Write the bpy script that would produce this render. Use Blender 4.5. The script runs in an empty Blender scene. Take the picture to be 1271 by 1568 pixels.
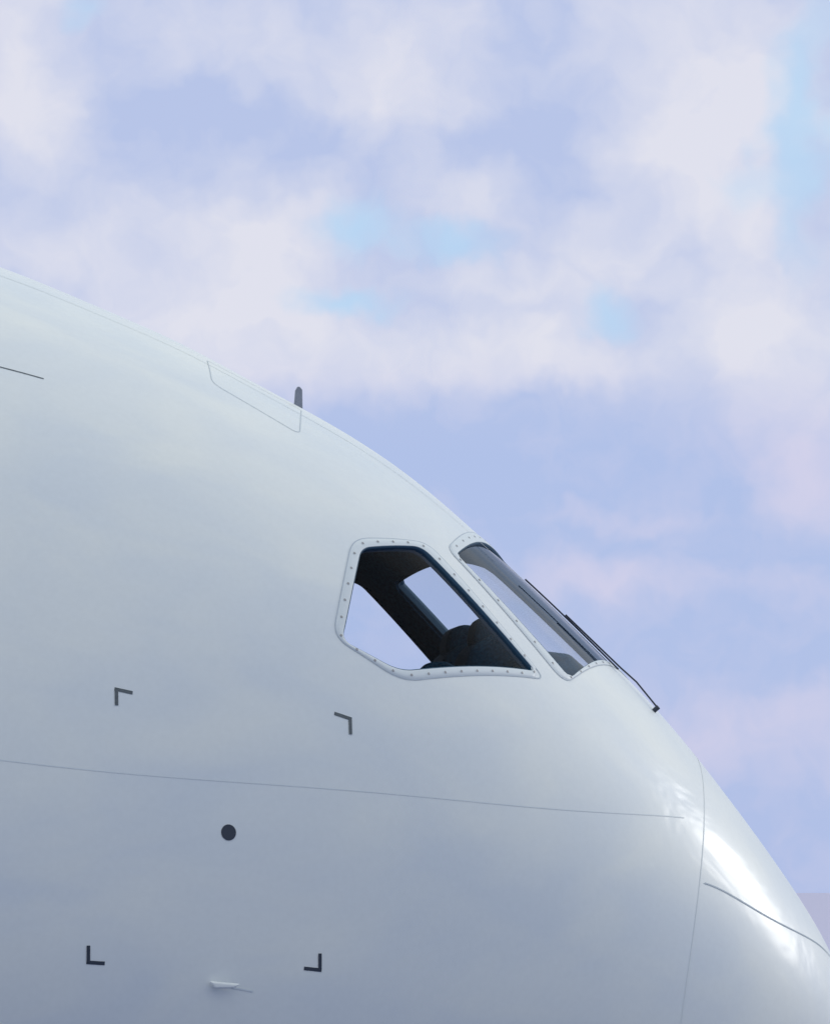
import bpy, bmesh, math, numpy as np
from mathutils import Vector
rad=math.radians
# ------------------------------------------------------------------ hull shape
PSI=rad(7); PITCH=math.atan(583/8500); D=25.
O=np.array([0,0,6.61])
ST=2.012; ZT=-2.514
kd=[0.0,0.12,0.332,0.63,0.927,1.225,1.522,1.79,2.056,2.412,2.766,3.105,3.501,3.882,5.2,6.6,8.6,12.0,20.0,40.0]
kz=[-2.514,-2.005,-1.655,-1.257,-0.901,-0.599,-0.318,-0.078,0.144,0.377,0.567,0.743,0.915,1.065,1.34,1.49,1.55,1.55,1.55,1.55]
ku=np.sqrt(np.array(kd));kz=np.array(kz)
def spl(x,y):
    n=len(x);h=np.diff(x);A=np.eye(n);r=np.zeros(n)
    for i in range(1,n-1):
        A[i,i-1]=h[i-1];A[i,i]=2*(h[i-1]+h[i]);A[i,i+1]=h[i];r[i]=6*((y[i+1]-y[i])/h[i]-(y[i]-y[i-1])/h[i-1])
    M=np.linalg.solve(A,r)
    def f(q):
        i=np.clip(np.searchsorted(x,q)-1,0,n-2);a=x[i+1]-q;b=q-x[i];hh=h[i]
        return M[i]*a**3/6/hh+M[i+1]*b**3/6/hh+(y[i]/hh-M[i]*hh/6)*a+(y[i+1]/hh-M[i+1]*hh/6)*b
    return f
ztf=spl(ku,kz)
def ZM(d): return ZT+.95*(1-np.exp(-d/2.5))
def S(d,th):
    d=np.maximum(np.asarray(d,float),1e-7);th=np.asarray(th,float);u=np.sqrt(d)
    w=2.87*(1-np.maximum(1-d/8.5,0)**2.2)**.62
    zt=ztf(u); zm=ZM(d); zb=ZT-1.83*(1-np.maximum(1-d/7,0)**2.2)**.62
    n=2+.2*np.exp(-((d-2)/1.5)**2)
    c=np.cos(th);s=np.sin(th); h=np.where(c>=0,zt-zm,zm-zb)
    r=(np.abs(s/w)**n+np.abs(c/h)**n)**(-1/n)
    k=np.clip((d-26)/14,0,1)**1.5          # tail cone
    P=np.stack([ST-d,-r*s*(1-.93*k),zm+r*c],-1)
    P[...,2]=P[...,2]+(1.0-P[...,2])*.9*k
    return P
def inv(P):
    d=np.maximum(ST-P[...,0],1e-5);return np.stack([d,np.arctan2(-P[...,1],P[...,2]-ZM(d))],-1)
def N(d,th):
    d=np.asarray(d,float);th=np.asarray(th,float)
    e=np.minimum(2e-3,d*.3)
    a=S(d+e,th)-S(d-e,th); b=S(d,th+2e-3)-S(d,th-2e-3)
    n=np.cross(a,b); n/=np.maximum(np.linalg.norm(n,axis=-1,keepdims=True),1e-12)
    P=S(d,th); ref=P-np.stack([P[...,0]-.3,0*P[...,0],ZM(d)],-1)
    sg=np.sign((n*ref).sum(-1,keepdims=True)); sg[sg==0]=1
    return n*sg
def hw(x,z,clear=.13):
    """half width of the hull at station x, height z"""
    d=ST-x;t=np.linspace(0.02,3.1,600);P=S(np.full(600,d),t)
    k=int(np.argmin(np.abs(P[:,2]-z)));return max(.05,-float(P[k,1])-clear)
# ------------------------------------------------------------------ node helpers
def mat(name):
    m=bpy.data.materials.new(name);m.use_nodes=True
    return m,m.node_tree.nodes,m.node_tree.links,m.node_tree.nodes["Principled BSDF"]
def simple(name,col,rough=.5,metal=0,noise=.15,scale=30,spec=.5):
    m,n,l,b=mat(name)
    t=n.new("ShaderNodeTexNoise");t.inputs["Scale"].default_value=scale;t.inputs["Detail"].default_value=3
    tc=n.new("ShaderNodeTexCoord");l.new(tc.outputs["Object"],t.inputs["Vector"])
    r=n.new("ShaderNodeMix");r.data_type='RGBA'
    r.inputs[6].default_value=(*[c*(1-noise) for c in col],1);r.inputs[7].default_value=(*[min(1,c*(1+noise)) for c in col],1)
    l.new(t.outputs[0],r.inputs[0]);l.new(r.outputs[2],b.inputs["Base Color"])
    b.inputs["Roughness"].default_value=rough;b.inputs["Metallic"].default_value=metal;b.inputs["Specular IOR Level"].default_value=spec
    return m
def paint(name,col,rough=.5,coat=.24):
    m,n,l,b=mat(name)
    tc=n.new("ShaderNodeTexCoord")
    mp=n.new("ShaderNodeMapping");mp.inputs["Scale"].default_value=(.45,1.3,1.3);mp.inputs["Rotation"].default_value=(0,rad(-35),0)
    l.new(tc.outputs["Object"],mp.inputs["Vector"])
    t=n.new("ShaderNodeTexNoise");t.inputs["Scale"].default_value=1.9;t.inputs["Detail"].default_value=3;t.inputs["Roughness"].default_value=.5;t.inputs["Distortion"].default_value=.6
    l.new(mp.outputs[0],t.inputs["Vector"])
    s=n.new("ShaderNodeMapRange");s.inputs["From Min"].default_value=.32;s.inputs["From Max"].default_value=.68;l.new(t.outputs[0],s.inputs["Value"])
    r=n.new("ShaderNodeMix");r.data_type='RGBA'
    r.inputs[6].default_value=(col[0]*.925,col[1]*.94,col[2]*.98,1);r.inputs[7].default_value=(col[0]*1.04,col[1]*1.025,col[2]*1.0,1)  # soft diagonal reflection streaks painted into the base colour
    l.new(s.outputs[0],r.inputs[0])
    t3=n.new("ShaderNodeTexNoise");t3.inputs["Scale"].default_value=38;t3.inputs["Detail"].default_value=3;l.new(tc.outputs["Object"],t3.inputs["Vector"])
    s3=n.new("ShaderNodeMapRange");s3.inputs["To Min"].default_value=.965;s3.inputs["To Max"].default_value=1.025;l.new(t3.outputs[0],s3.inputs["Value"])
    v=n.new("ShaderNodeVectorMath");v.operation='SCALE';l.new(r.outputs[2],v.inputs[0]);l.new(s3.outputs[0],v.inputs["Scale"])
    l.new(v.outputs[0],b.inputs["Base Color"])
    bp=n.new("ShaderNodeBump");bp.inputs["Strength"].default_value=1;bp.inputs["Distance"].default_value=.014
    l.new(t.outputs[0],bp.inputs["Height"])
    l.new(bp.outputs[0],b.inputs["Coat Normal"])
    b.inputs["Roughness"].default_value=rough;b.inputs["Specular IOR Level"].default_value=.3
    b.inputs["Coat Weight"].default_value=coat;b.inputs["Coat Roughness"].default_value=.22
    return m
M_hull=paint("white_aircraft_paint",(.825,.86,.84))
M_frame=simple("window_frame_paint",(.72,.77,.78),.45,0,.04,40,.3)
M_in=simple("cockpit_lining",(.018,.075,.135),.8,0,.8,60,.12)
M_gask=simple("window_gasket",(.05,.11,.17),.6,0,.15,30,.2)
M_seam=simple("panel_gap",(.50,.56,.61),.6,0,.1,30,.3)
M_seamf=simple("faint_panel_gap",(.765,.81,.81),.55,0,.05,30,.3)
M_dark=simple("black_marking_paint",(.035,.045,.065),.5)
M_mark=simple("worn_marking_paint",(.10,.12,.13),.5,0,.5,120)
M_bolt=simple("bolt_metal",(.33,.33,.34),.4,.3)
M_met=simple("brushed_metal",(.26,.28,.33),.5,.2)
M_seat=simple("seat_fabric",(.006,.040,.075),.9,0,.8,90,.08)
M_rub=simple("tyre_rubber",(.03,.03,.03),.8)
def glass(name,base,tint):
    mg,n,l,b=mat(name)
    n.remove(b);out=n["Material Output"]
    tr=n.new("ShaderNodeBsdfTransparent");tr.inputs[0].default_value=tint
    gl=n.new("ShaderNodeBsdfGlossy");gl.inputs["Roughness"].default_value=.03
    fr=n.new("ShaderNodeLayerWeight");fr.inputs[0].default_value=.5
    pw=n.new("ShaderNodeMath");pw.operation='POWER';pw.inputs[1].default_value=5;l.new(fr.outputs["Facing"],pw.inputs[0])
    ma=n.new("ShaderNodeMath");ma.operation='MULTIPLY_ADD';ma.inputs[1].default_value=.8;ma.inputs[2].default_value=base;l.new(pw.outputs[0],ma.inputs[0])
    mx=n.new("ShaderNodeMixShader");l.new(ma.outputs[0],mx.inputs[0]);l.new(tr.outputs[0],mx.inputs[1]);l.new(gl.outputs[0],mx.inputs[2]);l.new(mx.outputs[0],out.inputs[0])
    return mg
M_glass={'side':glass("side_window_glass",.006,(.97,.98,.99,1)),'front':glass("windshield_glass",.09,(.93,.95,.98,1))}
# ------------------------------------------------------------------ object helpers
plane=bpy.data.objects.new("airplane",None);bpy.context.collection.objects.link(plane)
plane.location=O;plane.rotation_euler=(0,0,PSI)
def obj(name,V,F,mats,parent=plane,smooth=True):
    me=bpy.data.meshes.new(name);me.from_pydata([tuple(map(float,v)) for v in V],[],[tuple(map(int,f)) for f in F])
    for m in (mats if isinstance(mats,list) else [mats]): me.materials.append(m)
    if smooth: me.polygons.foreach_set("use_smooth",[True]*len(me.polygons))
    me.update();o=bpy.data.objects.new(name,me);bpy.context.collection.objects.link(o);o.parent=parent;return o
def resample(P,step=.02,closed=False):
    P=[np.array(p,float) for p in P]
    if closed:P=P+[P[0]]
    o=[]
    for a,b in zip(P[:-1],P[1:]):
        L=np.linalg.norm((S(*a)-S(*b)));k=max(1,int(L/step))
        o+=[a+(b-a)*i/k for i in range(k)]
    if not closed:o.append(P[-1])
    return np.array(o)
def roundpoly(c,rs,seg=8,edge=10):
    """corners (station,angle) joined by straight edges, rounded by rs metres"""
    n=len(c);C=[S(*p) for p in c];sec=[]
    for i in range(n):
        p,a,b=C[i],C[i-1],C[(i+1)%n];r=rs[i]
        A=p+(a-p)*min(.45,r/np.linalg.norm(p-a));B=p+(b-p)*min(.45,r/np.linalg.norm(p-b))
        sec.append([A*(1-t)**2+2*p*t*(1-t)+B*t*t for t in np.linspace(0,1,seg+1)])
    out=[]
    for i in range(n):
        out+=sec[i];e=sec[i][-1];f=sec[(i+1)%n][0]
        out+=[e+(f-e)*k/edge for k in range(1,edge)]
    return inv(np.array(out))
def loopres(P,n):
    Q=np.vstack([P,P[:1]]);W=S(Q[:,0],Q[:,1]);s=np.r_[0,np.cumsum(np.linalg.norm(np.diff(W,axis=0),axis=1))]
    t=np.linspace(0,s[-1],n,endpoint=False)
    return np.stack([np.interp(t,s,Q[:,0]),np.interp(t,s,Q[:,1])],-1)
def strip(name,pts,w,off,m,closed=False,step=.02,sides=(1,)):
    V=[];F=[]
    for sd in sides:
        R=resample(pts,step,closed);R[:,1]*=sd
        P=S(R[:,0],R[:,1]);n_=N(R[:,0],R[:,1])
        T=(np.roll(P,-1,0)-np.roll(P,1,0)) if closed else np.gradient(P,axis=0)
        B=np.cross(n_,T);B/=np.linalg.norm(B,axis=1,keepdims=True)
        k=len(P);b0=len(V)
        for s_ in (-1,0,1): V+=list(P+n_*off+B*w/2*s_)
        for i in range(k if closed else k-1):
            j=(i+1)%k
            for q in (0,1):
                f=(b0+q*k+i,b0+q*k+j,b0+(q+1)*k+j,b0+(q+1)*k+i)
                F.append(f if sd>0 else f[::-1])
    return obj(name,V,F,m)
def curve(pts,deg,a,b,n=60):
    p=np.array(pts);c=np.polyfit(p[:,0],p[:,1],deg);x=np.linspace(a,b,n);return list(np.stack([x,np.polyval(c,x)],-1))
# ------------------------------------------------------------------ window outlines (station, angle)
side_in=[(2.416,.6941),(2.123,.5851),(1.634,.7391),(2.278,.9586),(2.533,.9401)]
side_out=[(2.450,.6820),(2.092,.5600),(1.594,.7430),(2.271,.9780),(2.570,.9400)]
fr_in=[(1.958,.521),(1.62,.050),(1.06,.060),(1.463,.665)]
fr_out=[(1.998,.527),(1.655,.012),(1.00,.015),(1.492,.702)]
W={'side':(roundpoly(side_in,[.06,.06,.035,.08,.05]),roundpoly(side_out,[.09,.07,.05,.10,.08])),
   'front':(roundpoly(fr_in,[.035,.05,.05,.06]),roundpoly(fr_out,[.06,.03,.03,.09]))}
def nearest(A,B):
    PA=S(A[:,0],A[:,1]);PB=S(B[:,0],B[:,1]);return B[[int(np.argmin(((PB-p)**2).sum(1))) for p in PA]]
# ------------------------------------------------------------------ nose section (thick shell)
TH=.05
def grid(d,th,offs=0):
    dd,tt=np.meshgrid(d,th,indexing='ij');P=S(dd,tt)
    if offs:P=P+N(dd,tt)*offs
    return P
def shell(ds,nth,offs,flip,capfront,capback,V,F):
    th=np.linspace(-math.pi,math.pi,nth,endpoint=False)
    P=grid(ds,th,offs);b=len(V);V+=list(P.reshape(-1,3));n=len(ds)
    for i in range(n-1):
        for j in range(nth):
            k=(j+1)%nth;f=(b+i*nth+j,b+i*nth+k,b+(i+1)*nth+k,b+(i+1)*nth+j)
            F.append(f[::-1] if flip else f)
    for use,i,rev in ((capfront,0,False),(capback,n-1,True)):
        if use:
            c=len(V);V.append(P[i].mean(0))
            for j in range(nth):
                k=(j+1)%nth;f=(c,b+i*nth+k,b+i*nth+j)
                F.append(f if (rev==flip) else f[::-1])
def outward(o,inward_from=None):
    bm=bmesh.new();bm.from_mesh(o.data);bmesh.ops.recalc_face_normals(bm,faces=bm.faces)
    if inward_from is not None:
        bm.faces.ensure_lookup_table();bm.verts.index_update()
        fs=[f for f in bm.faces if f.verts[0].index>=inward_from];bmesh.ops.reverse_faces(bm,faces=fs)
    bm.to_mesh(o.data);bm.free()
V=[];F=[]
DE=4.6
us=np.linspace(.012,math.sqrt(DE),190)
shell(us**2,320,0,False,True,True,V,F)
nout=len(V)
shell(np.linspace(.55,4.3,70),128,-TH,True,True,True,V,F)
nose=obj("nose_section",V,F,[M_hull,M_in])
outward(nose,nout)
CV=[];CF=[]
for nm,(pi,po) in W.items():
    for sd in (1,-1):
        Q0=loopres(pi,72);Qo=nearest(Q0,loopres(po,1500))
        b=len(CV);k=len(Q0)
        levels=[(.06,0),(0,0),(-.012,0),(-.06,.55),(-.11,.6)] if nm=='side' else [(.06,0),(0,0),(-.012,0),(-.045,.35),(-.08,.4)]
        nl=len(levels)
        for lv,t in levels:
            Q=Q0*(1-t)+Qo*t;Q[:,1]*=sd;CV+=list(S(Q[:,0],Q[:,1])+N(Q[:,0],Q[:,1])*lv)
        for a in range(nl-1):
            for i in range(k):
                j=(i+1)%k;CF.append((b+a*k+i,b+a*k+j,b+(a+1)*k+j,b+(a+1)*k+i))
        for a in (0,nl-1):
            c=len(CV);q=Q.mean(0);CV.append(S(*q)+N(*q)*levels[a][0])
            for i in range(k):
                j=(i+1)%k;f=(c,b+a*k+j,b+a*k+i);CF.append(f if a==0 else f[::-1])
cut=obj("cutter",CV,CF,M_in);outward(cut)
md=nose.modifiers.new("b",'BOOLEAN');md.object=cut;md.operation='DIFFERENCE';md.solver='EXACT'
dg=bpy.context.evaluated_depsgraph_get();nm_=bpy.data.meshes.new_from_object(nose.evaluated_get(dg))
nose.modifiers.clear();nose.data=nm_;bpy.data.objects.remove(cut)
nm_.materials.clear()
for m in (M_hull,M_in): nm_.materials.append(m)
co=np.zeros(len(nm_.vertices)*3);nm_.vertices.foreach_get("co",co);co=co.reshape(-1,3)
dv=np.maximum(ST-co[:,0],1e-5);tv=np.arctan2(-co[:,1],co[:,2]-ZM(dv))
an=N(dv,tv);on=np.linalg.norm(S(dv,tv)-co,axis=1)<2e-3
ln=[]
for p in nm_.polygons:
    vs=list(p.vertices);o=all(on[v] for v in vs) and abs(p.normal.x)<.9999
    p.use_smooth=True
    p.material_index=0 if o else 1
    for v in vs: ln.append(tuple(an[v]) if o else tuple(p.normal))
nm_.normals_split_custom_set(ln)
# ------------------------------------------------------------------ aft fuselage
V=[];F=[]
shell(np.r_[np.linspace(DE,12,60),np.linspace(12.3,40,70)],192,0,False,False,True,V,F)
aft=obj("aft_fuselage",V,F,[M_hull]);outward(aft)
# ------------------------------------------------------------------ window frames, glass, bolts
def ring(name,pi,po,sd,m,prof):
    k=200;A=loopres(pi,k);Bm=nearest(A,loopres(po,1500))
    V=[];F=[]
    for t,h in prof:
        Q=A*(1-t)+Bm*t;Q=Q.copy();Q[:,1]*=sd;V+=list(S(Q[:,0],Q[:,1])+N(Q[:,0],Q[:,1])*h)
    for a in range(len(prof)-1):
        for i in range(k):
            j=(i+1)%k;f=(a*k+i,a*k+j,(a+1)*k+j,(a+1)*k+i);F.append(f if sd<0 else f[::-1])
    return obj(name,V,F,m)
for nm,(pi,po) in W.items():
    for sd in (1,-1):
        ring(f"{nm}_window_frame",pi,po,sd,M_frame,[(-.05,.0012),(.06,.0025),(.5,.0028),(.94,.0022),(1,.0002)])
        ring(f"{nm}_window_gasket",pi,po,sd,M_gask,[(-.06,-.040),(-.14,-.016),(-.16,.0),(-.04,.001)])
        Q=loopres(pi,96);c=Q.mean(0);V=[];F=[];k=96;LV=12
        for a in range(LV):
            t=1-a/LV;q=c+(Q-c)*t;q=q.copy();q[:,1]*=sd;V+=list(S(q[:,0],q[:,1])-N(q[:,0],q[:,1])*.012)
        V.append(S(c[0],c[1]*sd)-N(c[0],c[1]*sd)*.012)
        for a in range(LV-1):
            for i in range(k):
                j=(i+1)%k;F.append((a*k+i,a*k+j,(a+1)*k+j,(a+1)*k+i))
        for i in range(k):F.append(((LV-1)*k+i,(LV-1)*k+(i+1)%k,LV*k))
        obj(f"{nm}_window_glass",V,F,M_glass[nm])
        mid=loopres(pi,200);mid=.5*mid+.5*nearest(mid,loopres(po,1500))
        Q=loopres(mid,30);V=[];F=[]
        for d_,t_ in Q:
            p=S(d_,t_*sd);n_=N(d_,t_*sd)
            x=np.cross(n_,[0,0,1.]);x/=np.linalg.norm(x);y=np.cross(n_,x);b=len(V)
            V.append(p+n_*.0055)
            for q in range(10):
                a_=q/10*2*math.pi;V.append(p+n_*.0045+(x*math.cos(a_)+y*math.sin(a_))*.0062)
            for q in range(10):F.append((b,b+1+q,b+1+(q+1)%10))
        obj(f"{nm}_frame_bolts",V,F,M_bolt)
    strip(f"{nm}_frame_gap",loopres(po,240),.006,.0016,M_seam,closed=True,sides=(1,-1))
# ------------------------------------------------------------------ panel lines and markings
strip("lap_joint",curve([(4.55,1.338),(3.982,1.331),(3.446,1.316),(2.898,1.288),(2.331,1.237),(1.743,1.147),(1.307,1.028),(.84,.769)],5,4.58,.95,90),.005,.0012,M_seamf,sides=(1,-1))
ringpts=[]
rz=np.array([0,.463,.81,1.145,1.414,1.633,2.2,math.pi]);rd=np.array([.775,.794,.845,.906,.967,1.017,1.09,1.12])
rc=np.polyfit(rz**2,rd,3)
for t in np.linspace(-math.pi,math.pi,160,endpoint=False): ringpts.append((float(np.polyval(rc,t*t)),t))
strip("radome_joint",ringpts,.005,.0012,M_seamf,closed=True)
strip("lightning_diverter_strip",curve([(.873,1.058),(.697,1.006),(.45,.888),(.163,.441)],3,.873,.12,80),.006,.003,M_seam,sides=(1,-1))
strip("escape_hatch_gap",roundpoly([(3.0,.22),(3.008,.372),(2.63,.41),(2.58,.22)],[.02,.06,.05,.02]),.004,.0012,M_seam,closed=True)
strip("upper_panel_gap",[(4.55,.588),(3.951,.584),(3.766,.58)],.007,.0012,M_mark,sides=(1,-1))
strip("crown_joint",curve([(4.55,.235),(3.0,.26),(2.0,.30),(1.75,.32)],2,4.55,1.72),.005,.0012,M_seamf,sides=(1,-1))
def bracket(name,d,t,sx,sy,m):
    r=np.linalg.norm(S(d,t)-np.array([ST-d,0,ZM(d)]));a=.068
    strip(name,[(d+sx*a,t),(d-sx*.0075,t)],.015,.0015,m,sides=(1,-1))
    strip(name+"_leg",[(d,t),(d,t+sy*a/r)],.015,.0030,m,sides=(1,-1))
bracket("static_zone_corner",3.504,1.171,-1,1,M_mark)
bracket("static_zone_corner",2.509,1.104,1,1,M_mark)
bracket("static_zone_corner",3.623,1.660,-1,-1,M_dark)
bracket("static_zone_corner",2.652,1.639,1,-1,M_dark)
def disc(name,d,t,r,off,m,seg=40):
    for sd in (1,-1):
        p=S(d,t*sd);n_=N(d,t*sd);x=np.cross(n_,[0,0,1.]);x/=np.linalg.norm(x);y=np.cross(n_,x)
        V=[p+n_*off]+[p+n_*(off)+(x*math.cos(q/seg*2*math.pi)+y*math.sin(q/seg*2*math.pi))*r for q in range(seg)]
        obj(name,V,[(0,1+q,1+(q+1)%seg) for q in range(seg)],m)
disc("static_port",3.04,1.394,.033,.0020,M_dark)
def prism(name,outline,y0,y1,m,bev=.01,fit=False):
    n_=len(outline)
    if fit:
        a=[min(y1,hw(x,z)) for x,z in outline];V=[(x,-q,z) for (x,z),q in zip(outline,a)]+[(x,q,z) for (x,z),q in zip(outline,a)]
    else: V=[(x,y0,z) for x,z in outline]+[(x,y1,z) for x,z in outline]
    F=[tuple(range(n_))[::-1],tuple(range(n_,2*n_))]+[(i,(i+1)%n_,n_+(i+1)%n_,n_+i) for i in range(n_)]
    o=obj(name,V,F,m,plane,False);outward(o)
    md=o.modifiers.new("bev",'BEVEL');md.width=bev;md.segments=3;return o
p=S(2.57,.12);x,y,z=p
prism("blade_antenna",[(x-.022,z-.03),(x+.020,z-.03),(x+.018,z+.075),(x+.006,z+.088),(x-.004,z+.088),(x-.014,z+.07)],y-.007,y+.007,M_met,.004)
def tube(name,pts,r,m,parent=plane):
    cu=bpy.data.curves.new(name,'CURVE');cu.dimensions='3D';cu.bevel_depth=r;cu.bevel_resolution=3;cu.use_fill_caps=True
    s=cu.splines.new('POLY');s.points.add(len(pts)-1)
    for i,q in enumerate(pts): s.points[i].co=(*map(float,q),1)
    cu.materials.append(m);o=bpy.data.objects.new(name,cu);bpy.context.collection.objects.link(o);o.parent=parent;return o
for sd,t0,hh in ((1,.315,1),(-1,.035,.6)):
    q=lambda d,t,h:S(d,t*sd)+N(d,t*sd)*h*hh
    tube("wiper_blade",[q(a,t0,.012) for a in np.linspace(1.60,1.17,14)],.0038,M_dark)
    tube("wiper_arm",[q(1.42,t0,.020),q(1.17,t0,.024),q(1.10,t0,.030),q(1.00,t0+.018,.022)],.004,M_dark)
    tube("wiper_pivot",[q(1.00,t0+.018,-.01),q(1.00,t0+.018,.028)],.011,M_dark)
for sd in (1,-1):
    a=S(3.126,1.679*sd);n_=N(3.126,1.679*sd)
    V=[a,a+np.array([.13,0,-.012]),a+np.array([.10,0,-.03]),a+np.array([.02,0,-.03])]
    V=[v+n_*.002 for v in V]+[v+n_*.022 for v in V]
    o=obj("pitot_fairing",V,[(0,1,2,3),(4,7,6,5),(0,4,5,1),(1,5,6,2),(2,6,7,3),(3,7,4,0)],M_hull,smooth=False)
    md=o.modifiers.new("b",'BEVEL');md.width=.008;md.segments=3
    strip("pitot_gap",[(3.03,1.688*sd),(2.936,1.693*sd)],.006,.003,M_frame)
# ------------------------------------------------------------------ cockpit interior
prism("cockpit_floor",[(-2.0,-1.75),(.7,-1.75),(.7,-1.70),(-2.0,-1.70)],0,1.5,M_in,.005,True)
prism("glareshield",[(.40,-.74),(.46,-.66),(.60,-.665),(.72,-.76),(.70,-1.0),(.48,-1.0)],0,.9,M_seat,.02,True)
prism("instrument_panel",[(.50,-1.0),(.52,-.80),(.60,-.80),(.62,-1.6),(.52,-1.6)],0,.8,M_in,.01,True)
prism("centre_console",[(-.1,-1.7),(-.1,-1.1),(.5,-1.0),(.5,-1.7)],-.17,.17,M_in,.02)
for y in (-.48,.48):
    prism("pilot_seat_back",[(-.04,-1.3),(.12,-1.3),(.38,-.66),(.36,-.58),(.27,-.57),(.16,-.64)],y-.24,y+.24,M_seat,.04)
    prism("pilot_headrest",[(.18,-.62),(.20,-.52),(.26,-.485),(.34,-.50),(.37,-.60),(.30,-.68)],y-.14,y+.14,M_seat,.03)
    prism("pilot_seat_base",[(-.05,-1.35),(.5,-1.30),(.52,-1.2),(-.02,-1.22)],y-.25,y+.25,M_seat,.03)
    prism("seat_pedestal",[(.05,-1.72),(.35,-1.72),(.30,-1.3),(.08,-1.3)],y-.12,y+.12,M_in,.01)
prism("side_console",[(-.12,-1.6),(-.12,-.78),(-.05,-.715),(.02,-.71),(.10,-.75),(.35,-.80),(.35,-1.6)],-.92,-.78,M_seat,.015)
# ------------------------------------------------------------------ nose gear
tube("nose_gear_strut",[(-3.2,0,-3.9),(-3.2,0,-5.95)],.11,M_met)
tube("nose_gear_axle",[(-3.2,-.35,-6.1),(-3.2,.35,-6.1)],.06,M_met)
tube("nose_gear_drag_brace",[(-1.9,0,-4.0),(-3.2,0,-5.2)],.05,M_met)
for y in (-.3,.3):
    V=[];F=[];k=48;pr=[(.18,-.12),(.42,-.14),(.49,-.10),(.51,0),(.49,.10),(.42,.14),(.18,.12)]
    for r,w_ in pr:
        for i in range(k):
            a=i/k*2*math.pi;V.append((-3.2+r*math.cos(a),y+w_,-6.1+r*math.sin(a)))
    for a in range(len(pr)-1):
        for i in range(k):F.append((a*k+i,a*k+(i+1)%k,(a+1)*k+(i+1)%k,(a+1)*k+i))
    F.append(tuple(range(k)));F.append(tuple((len(pr)-1)*k+i for i in range(k))[::-1])
    obj("nose_wheel",V,F,M_rub)
# ------------------------------------------------------------------ ground
m,n,l,b=mat("hazy_apron");tc=n.new("ShaderNodeTexCoord")
t=n.new("ShaderNodeTexNoise");t.inputs["Scale"].default_value=.004;t.inputs["Detail"].default_value=3;l.new(tc.outputs["Object"],t.inputs["Vector"])
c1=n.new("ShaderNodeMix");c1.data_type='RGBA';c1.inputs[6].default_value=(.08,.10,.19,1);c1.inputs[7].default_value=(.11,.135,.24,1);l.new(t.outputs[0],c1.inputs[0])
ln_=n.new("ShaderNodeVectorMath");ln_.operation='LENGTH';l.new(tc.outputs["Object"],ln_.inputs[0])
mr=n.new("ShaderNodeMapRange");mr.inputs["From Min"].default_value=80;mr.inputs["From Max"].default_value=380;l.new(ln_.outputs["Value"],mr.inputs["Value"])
c2=n.new("ShaderNodeMix");c2.data_type='RGBA';c2.inputs[7].default_value=(.52,.51,.66,1);l.new(mr.outputs[0],c2.inputs[0]);l.new(c1.outputs[2],c2.inputs[6])  # aerial haze painted into the ground colour, growing with distance
l.new(c2.outputs[2],b.inputs["Base Color"]);b.inputs["Roughness"].default_value=.9;b.inputs["Specular IOR Level"].default_value=.1
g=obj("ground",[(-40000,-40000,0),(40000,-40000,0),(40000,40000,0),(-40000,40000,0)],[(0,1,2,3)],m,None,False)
# ------------------------------------------------------------------ sky
hn=N(.36,1.02);hn=Vector((hn[0]*math.cos(PSI)-hn[1]*math.sin(PSI),hn[0]*math.sin(PSI)+hn[1]*math.cos(PSI),hn[2]))
vv=Vector((0,-1,-.07)).normalized();sdir=2*hn.dot(vv)*hn-vv
SUN_EL=math.asin(sdir.z);SUN_AZ=math.atan2(sdir.x,sdir.y)   # azimuth from +Y toward +X
SUN_EL=max(SUN_EL,rad(18))
w=bpy.data.worlds.new("World");bpy.context.scene.world=w;w.use_nodes=True;nt=w.node_tree;n=nt.nodes;l=nt.links
for q in list(n):n.remove(q)
out=n.new("ShaderNodeOutputWorld")
sky=n.new("ShaderNodeTexSky");sky.sky_type='NISHITA';sky.sun_disc=False;sky.sun_elevation=SUN_EL;sky.sun_rotation=SUN_AZ
def mth(op,a,b_=None,c=None,clamp=False):
    q=n.new("ShaderNodeMath");q.operation=op;q.use_clamp=clamp
    for i,v in enumerate((a,b_,c)):
        if v is None:continue
        if isinstance(v,(int,float)):q.inputs[i].default_value=v
        else:l.new(v,q.inputs[i])
    return q.outputs[0]
def vm(op,a,b_=None,c=None):
    q=n.new("ShaderNodeVectorMath");q.operation=op
    for i,v in enumerate((a,b_,c)):
        if v is None:continue
        if isinstance(v,tuple):q.inputs[i].default_value=v
        else:l.new(v,q.inputs[i])
    return q.outputs["Value"] if op in('DOT_PRODUCT','LENGTH') else q.outputs[0]
tc=n.new("ShaderNodeTexCoord");sp=n.new("ShaderNodeSeparateXYZ");l.new(tc.outputs["Generated"],sp.inputs[0])
X,Y,Z=sp.outputs
Yc=mth('MAXIMUM',Y,.05)
U=mth('MULTIPLY',mth('DIVIDE',X,Yc),85);Vv=mth('MULTIPLY',mth('DIVIDE',Z,Yc),85)
cb=n.new("ShaderNodeCombineXYZ");l.new(U,cb.inputs[0]);l.new(Vv,cb.inputs[1])
def noise(vec,scale,detail,rough=.5,col=False):
    t=n.new("ShaderNodeTexNoise");t.noise_dimensions='2D';t.inputs["Scale"].default_value=scale;t.inputs["Detail"].default_value=detail;t.inputs["Roughness"].default_value=rough
    l.new(vec,t.inputs["Vector"]);return t.outputs[1 if col else 0]
def warp(vec,scale,detail,amt):
    c=noise(vec,scale,detail,.5,True)
    return vm('MULTIPLY_ADD',vm('SUBTRACT',c,(.5,.5,.5)),(amt,amt,0),vec)
wv=warp(cb.outputs[0],.9,3,1.2)
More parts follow.
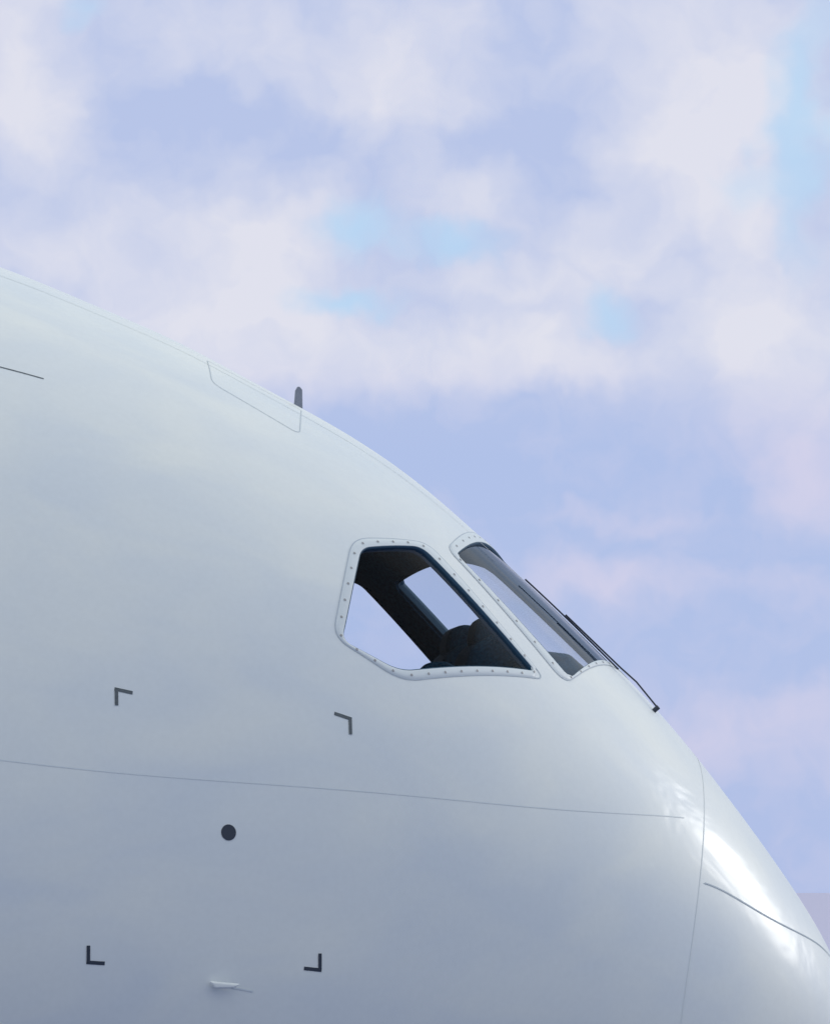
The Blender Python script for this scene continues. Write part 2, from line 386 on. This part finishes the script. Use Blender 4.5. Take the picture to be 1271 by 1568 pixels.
def blobs(lst,acc,k=1.42,g=.92):
    for px,py,rx,ry,a in lst:
        sx=100/(rx*k);sy=100/(ry*k);cx=(px-635)/100;cy=(1367-py)/100
        v=vm('MULTIPLY_ADD',wv,(sx,sy,0),(-cx*sx,-cy*sy,0))
        e=mth('SUBTRACT',1.0,vm('DOT_PRODUCT',v,v),clamp=True)
        acc=mth('MULTIPLY_ADD',mth('MULTIPLY',e,e),a*g,acc)
    return acc
bright=[(20,90,100,150,.8),(60,190,110,80,.4),(300,40,180,70,.4),(580,80,200,110,.55),(620,150,110,60,.4),(1090,130,190,200,.9),(1060,270,150,90,.45),(1210,150,80,70,.3),
(380,330,180,70,.45),(430,410,130,110,.6),(240,440,220,130,.5),(60,350,140,80,.4),(340,530,220,100,.45),(540,500,110,45,.4),(520,575,240,45,.5),(790,540,220,55,.65),(890,575,110,35,.4),
(940,390,140,80,.7),(720,290,110,60,.5),(740,430,110,45,.5),(820,490,140,60,.4),(1180,440,130,150,.7),(1120,550,170,100,.5),(1240,700,100,120,.8),(940,790,150,22,.35),(930,885,160,42,.75),(1230,900,110,34,.35),(1160,1120,240,85,.6),
(270,165,170,45,-.4),(830,220,110,90,-.4),(450,190,130,40,-.2),(1050,400,50,50,-.3),(650,690,160,60,-.3)]
pk=n.new("ShaderNodeMapRange");pk.inputs["From Min"].default_value=6.5;pk.inputs["From Max"].default_value=8.5;pk.interpolation_type='SMOOTHSTEP';l.new(Vv,pk.inputs["Value"])
acc0=mth('MULTIPLY_ADD',pk.outputs[0],.12,.06)
Wl=mth('ADD',blobs(bright,acc0),mth('MULTIPLY',mth('SUBTRACT',noise(wv,1.1,4,.5),.5),.75),clamp=True)
gaps=[(555,345,75,50,.8),(530,455,95,32,.8),(695,370,75,42,.75),(930,475,50,42,.7),(1225,220,50,200,.75),(1255,60,45,140,.4),(120,15,40,30,.5),(1150,290,60,35,.35)]
Gl=mth('ADD',blobs(gaps,0.0,1.3,1.0),0,clamp=True)
# rest of the sky: cloud layer seen in plan
Zc=mth('ADD',mth('MAXIMUM',Z,0),.12)
cb2=n.new("ShaderNodeCombineXYZ");l.new(mth('DIVIDE',X,Zc),cb2.inputs[0]);l.new(mth('DIVIDE',Y,Zc),cb2.inputs[1])
ng=noise(cb2.outputs[0],1.1,4,.55)
mrg=n.new("ShaderNodeMapRange");mrg.inputs["From Min"].default_value=.34;mrg.inputs["From Max"].default_value=.60;l.new(ng,mrg.inputs["Value"])
ms=n.new("ShaderNodeMapRange");ms.interpolation_type='SMOOTHSTEP';ms.inputs["From Min"].default_value=.95;ms.inputs["From Max"].default_value=.985;l.new(Y,ms.inputs["Value"])
hz=n.new("ShaderNodeMapRange");hz.interpolation_type='SMOOTHSTEP';hz.inputs["From Min"].default_value=.0;hz.inputs["From Max"].default_value=.5;l.new(Z,hz.inputs["Value"])
def mixc(f,a,b_):
    q=n.new("ShaderNodeMix");q.data_type='RGBA';l.new(f,q.inputs[0])
    for i,v in ((6,a),(7,b_)):
        if isinstance(v,tuple):q.inputs[i].default_value=v
        else:l.new(v,q.inputs[i])
    return q.outputs[2]
white=mixc(pk.outputs[0],(.67,.65,.84,1),(.76,.765,.87,1))
dark=mixc(pk.outputs[0],(.43,.53,.82,1),(.48,.56,.82,1))
base=mixc(Wl,dark,white)
front=mixc(Gl,base,(.47,.69,.93,1))
rest=mixc(hz.outputs[0],(.18,.26,.53,1),mixc(mrg.outputs[0],(.50,.64,.84,1),(1.05,1.06,1.03,1)))
col=mixc(ms.outputs[0],rest,front)
b1=n.new("ShaderNodeBackground");l.new(sky.outputs[0],b1.inputs[0]);b1.inputs[1].default_value=.10
b2=n.new("ShaderNodeBackground");l.new(col,b2.inputs[0]);b2.inputs[1].default_value=1
mx=n.new("ShaderNodeMixShader");mx.inputs[0].default_value=.95;l.new(b1.outputs[0],mx.inputs[1]);l.new(b2.outputs[0],mx.inputs[2]);l.new(mx.outputs[0],out.inputs[0])
w.cycles.sampling_method='MANUAL';w.cycles.sample_map_resolution=256
# sun
sl=bpy.data.lights.new("sun",'SUN');sl.energy=.95;sl.angle=rad(12);sl.color=(1,.97,.90);so=bpy.data.objects.new("sun",sl);bpy.context.collection.objects.link(so)
sd=Vector((math.cos(SUN_EL)*math.sin(SUN_AZ),math.cos(SUN_EL)*math.cos(SUN_AZ),math.sin(SUN_EL)))
so.rotation_euler=sd.to_track_quat('Z','Y').to_euler();so.location=(0,0,40)
# camera
cam=bpy.data.cameras.new("camera");cobj=bpy.data.objects.new("camera",cam);bpy.context.collection.objects.link(cobj)
cam.sensor_fit='HORIZONTAL';cam.sensor_width=36;cam.lens=8500/1271*36;cam.clip_end=100000;cam.clip_start=.5
cobj.location=(0,-D*math.cos(PITCH),O[2]-D*math.sin(PITCH));cobj.rotation_euler=(math.pi/2+PITCH,0,0);bpy.context.scene.camera=cobj
sc=bpy.context.scene;sc.view_settings.view_transform='Standard';sc.view_settings.look='None';sc.view_settings.exposure=0
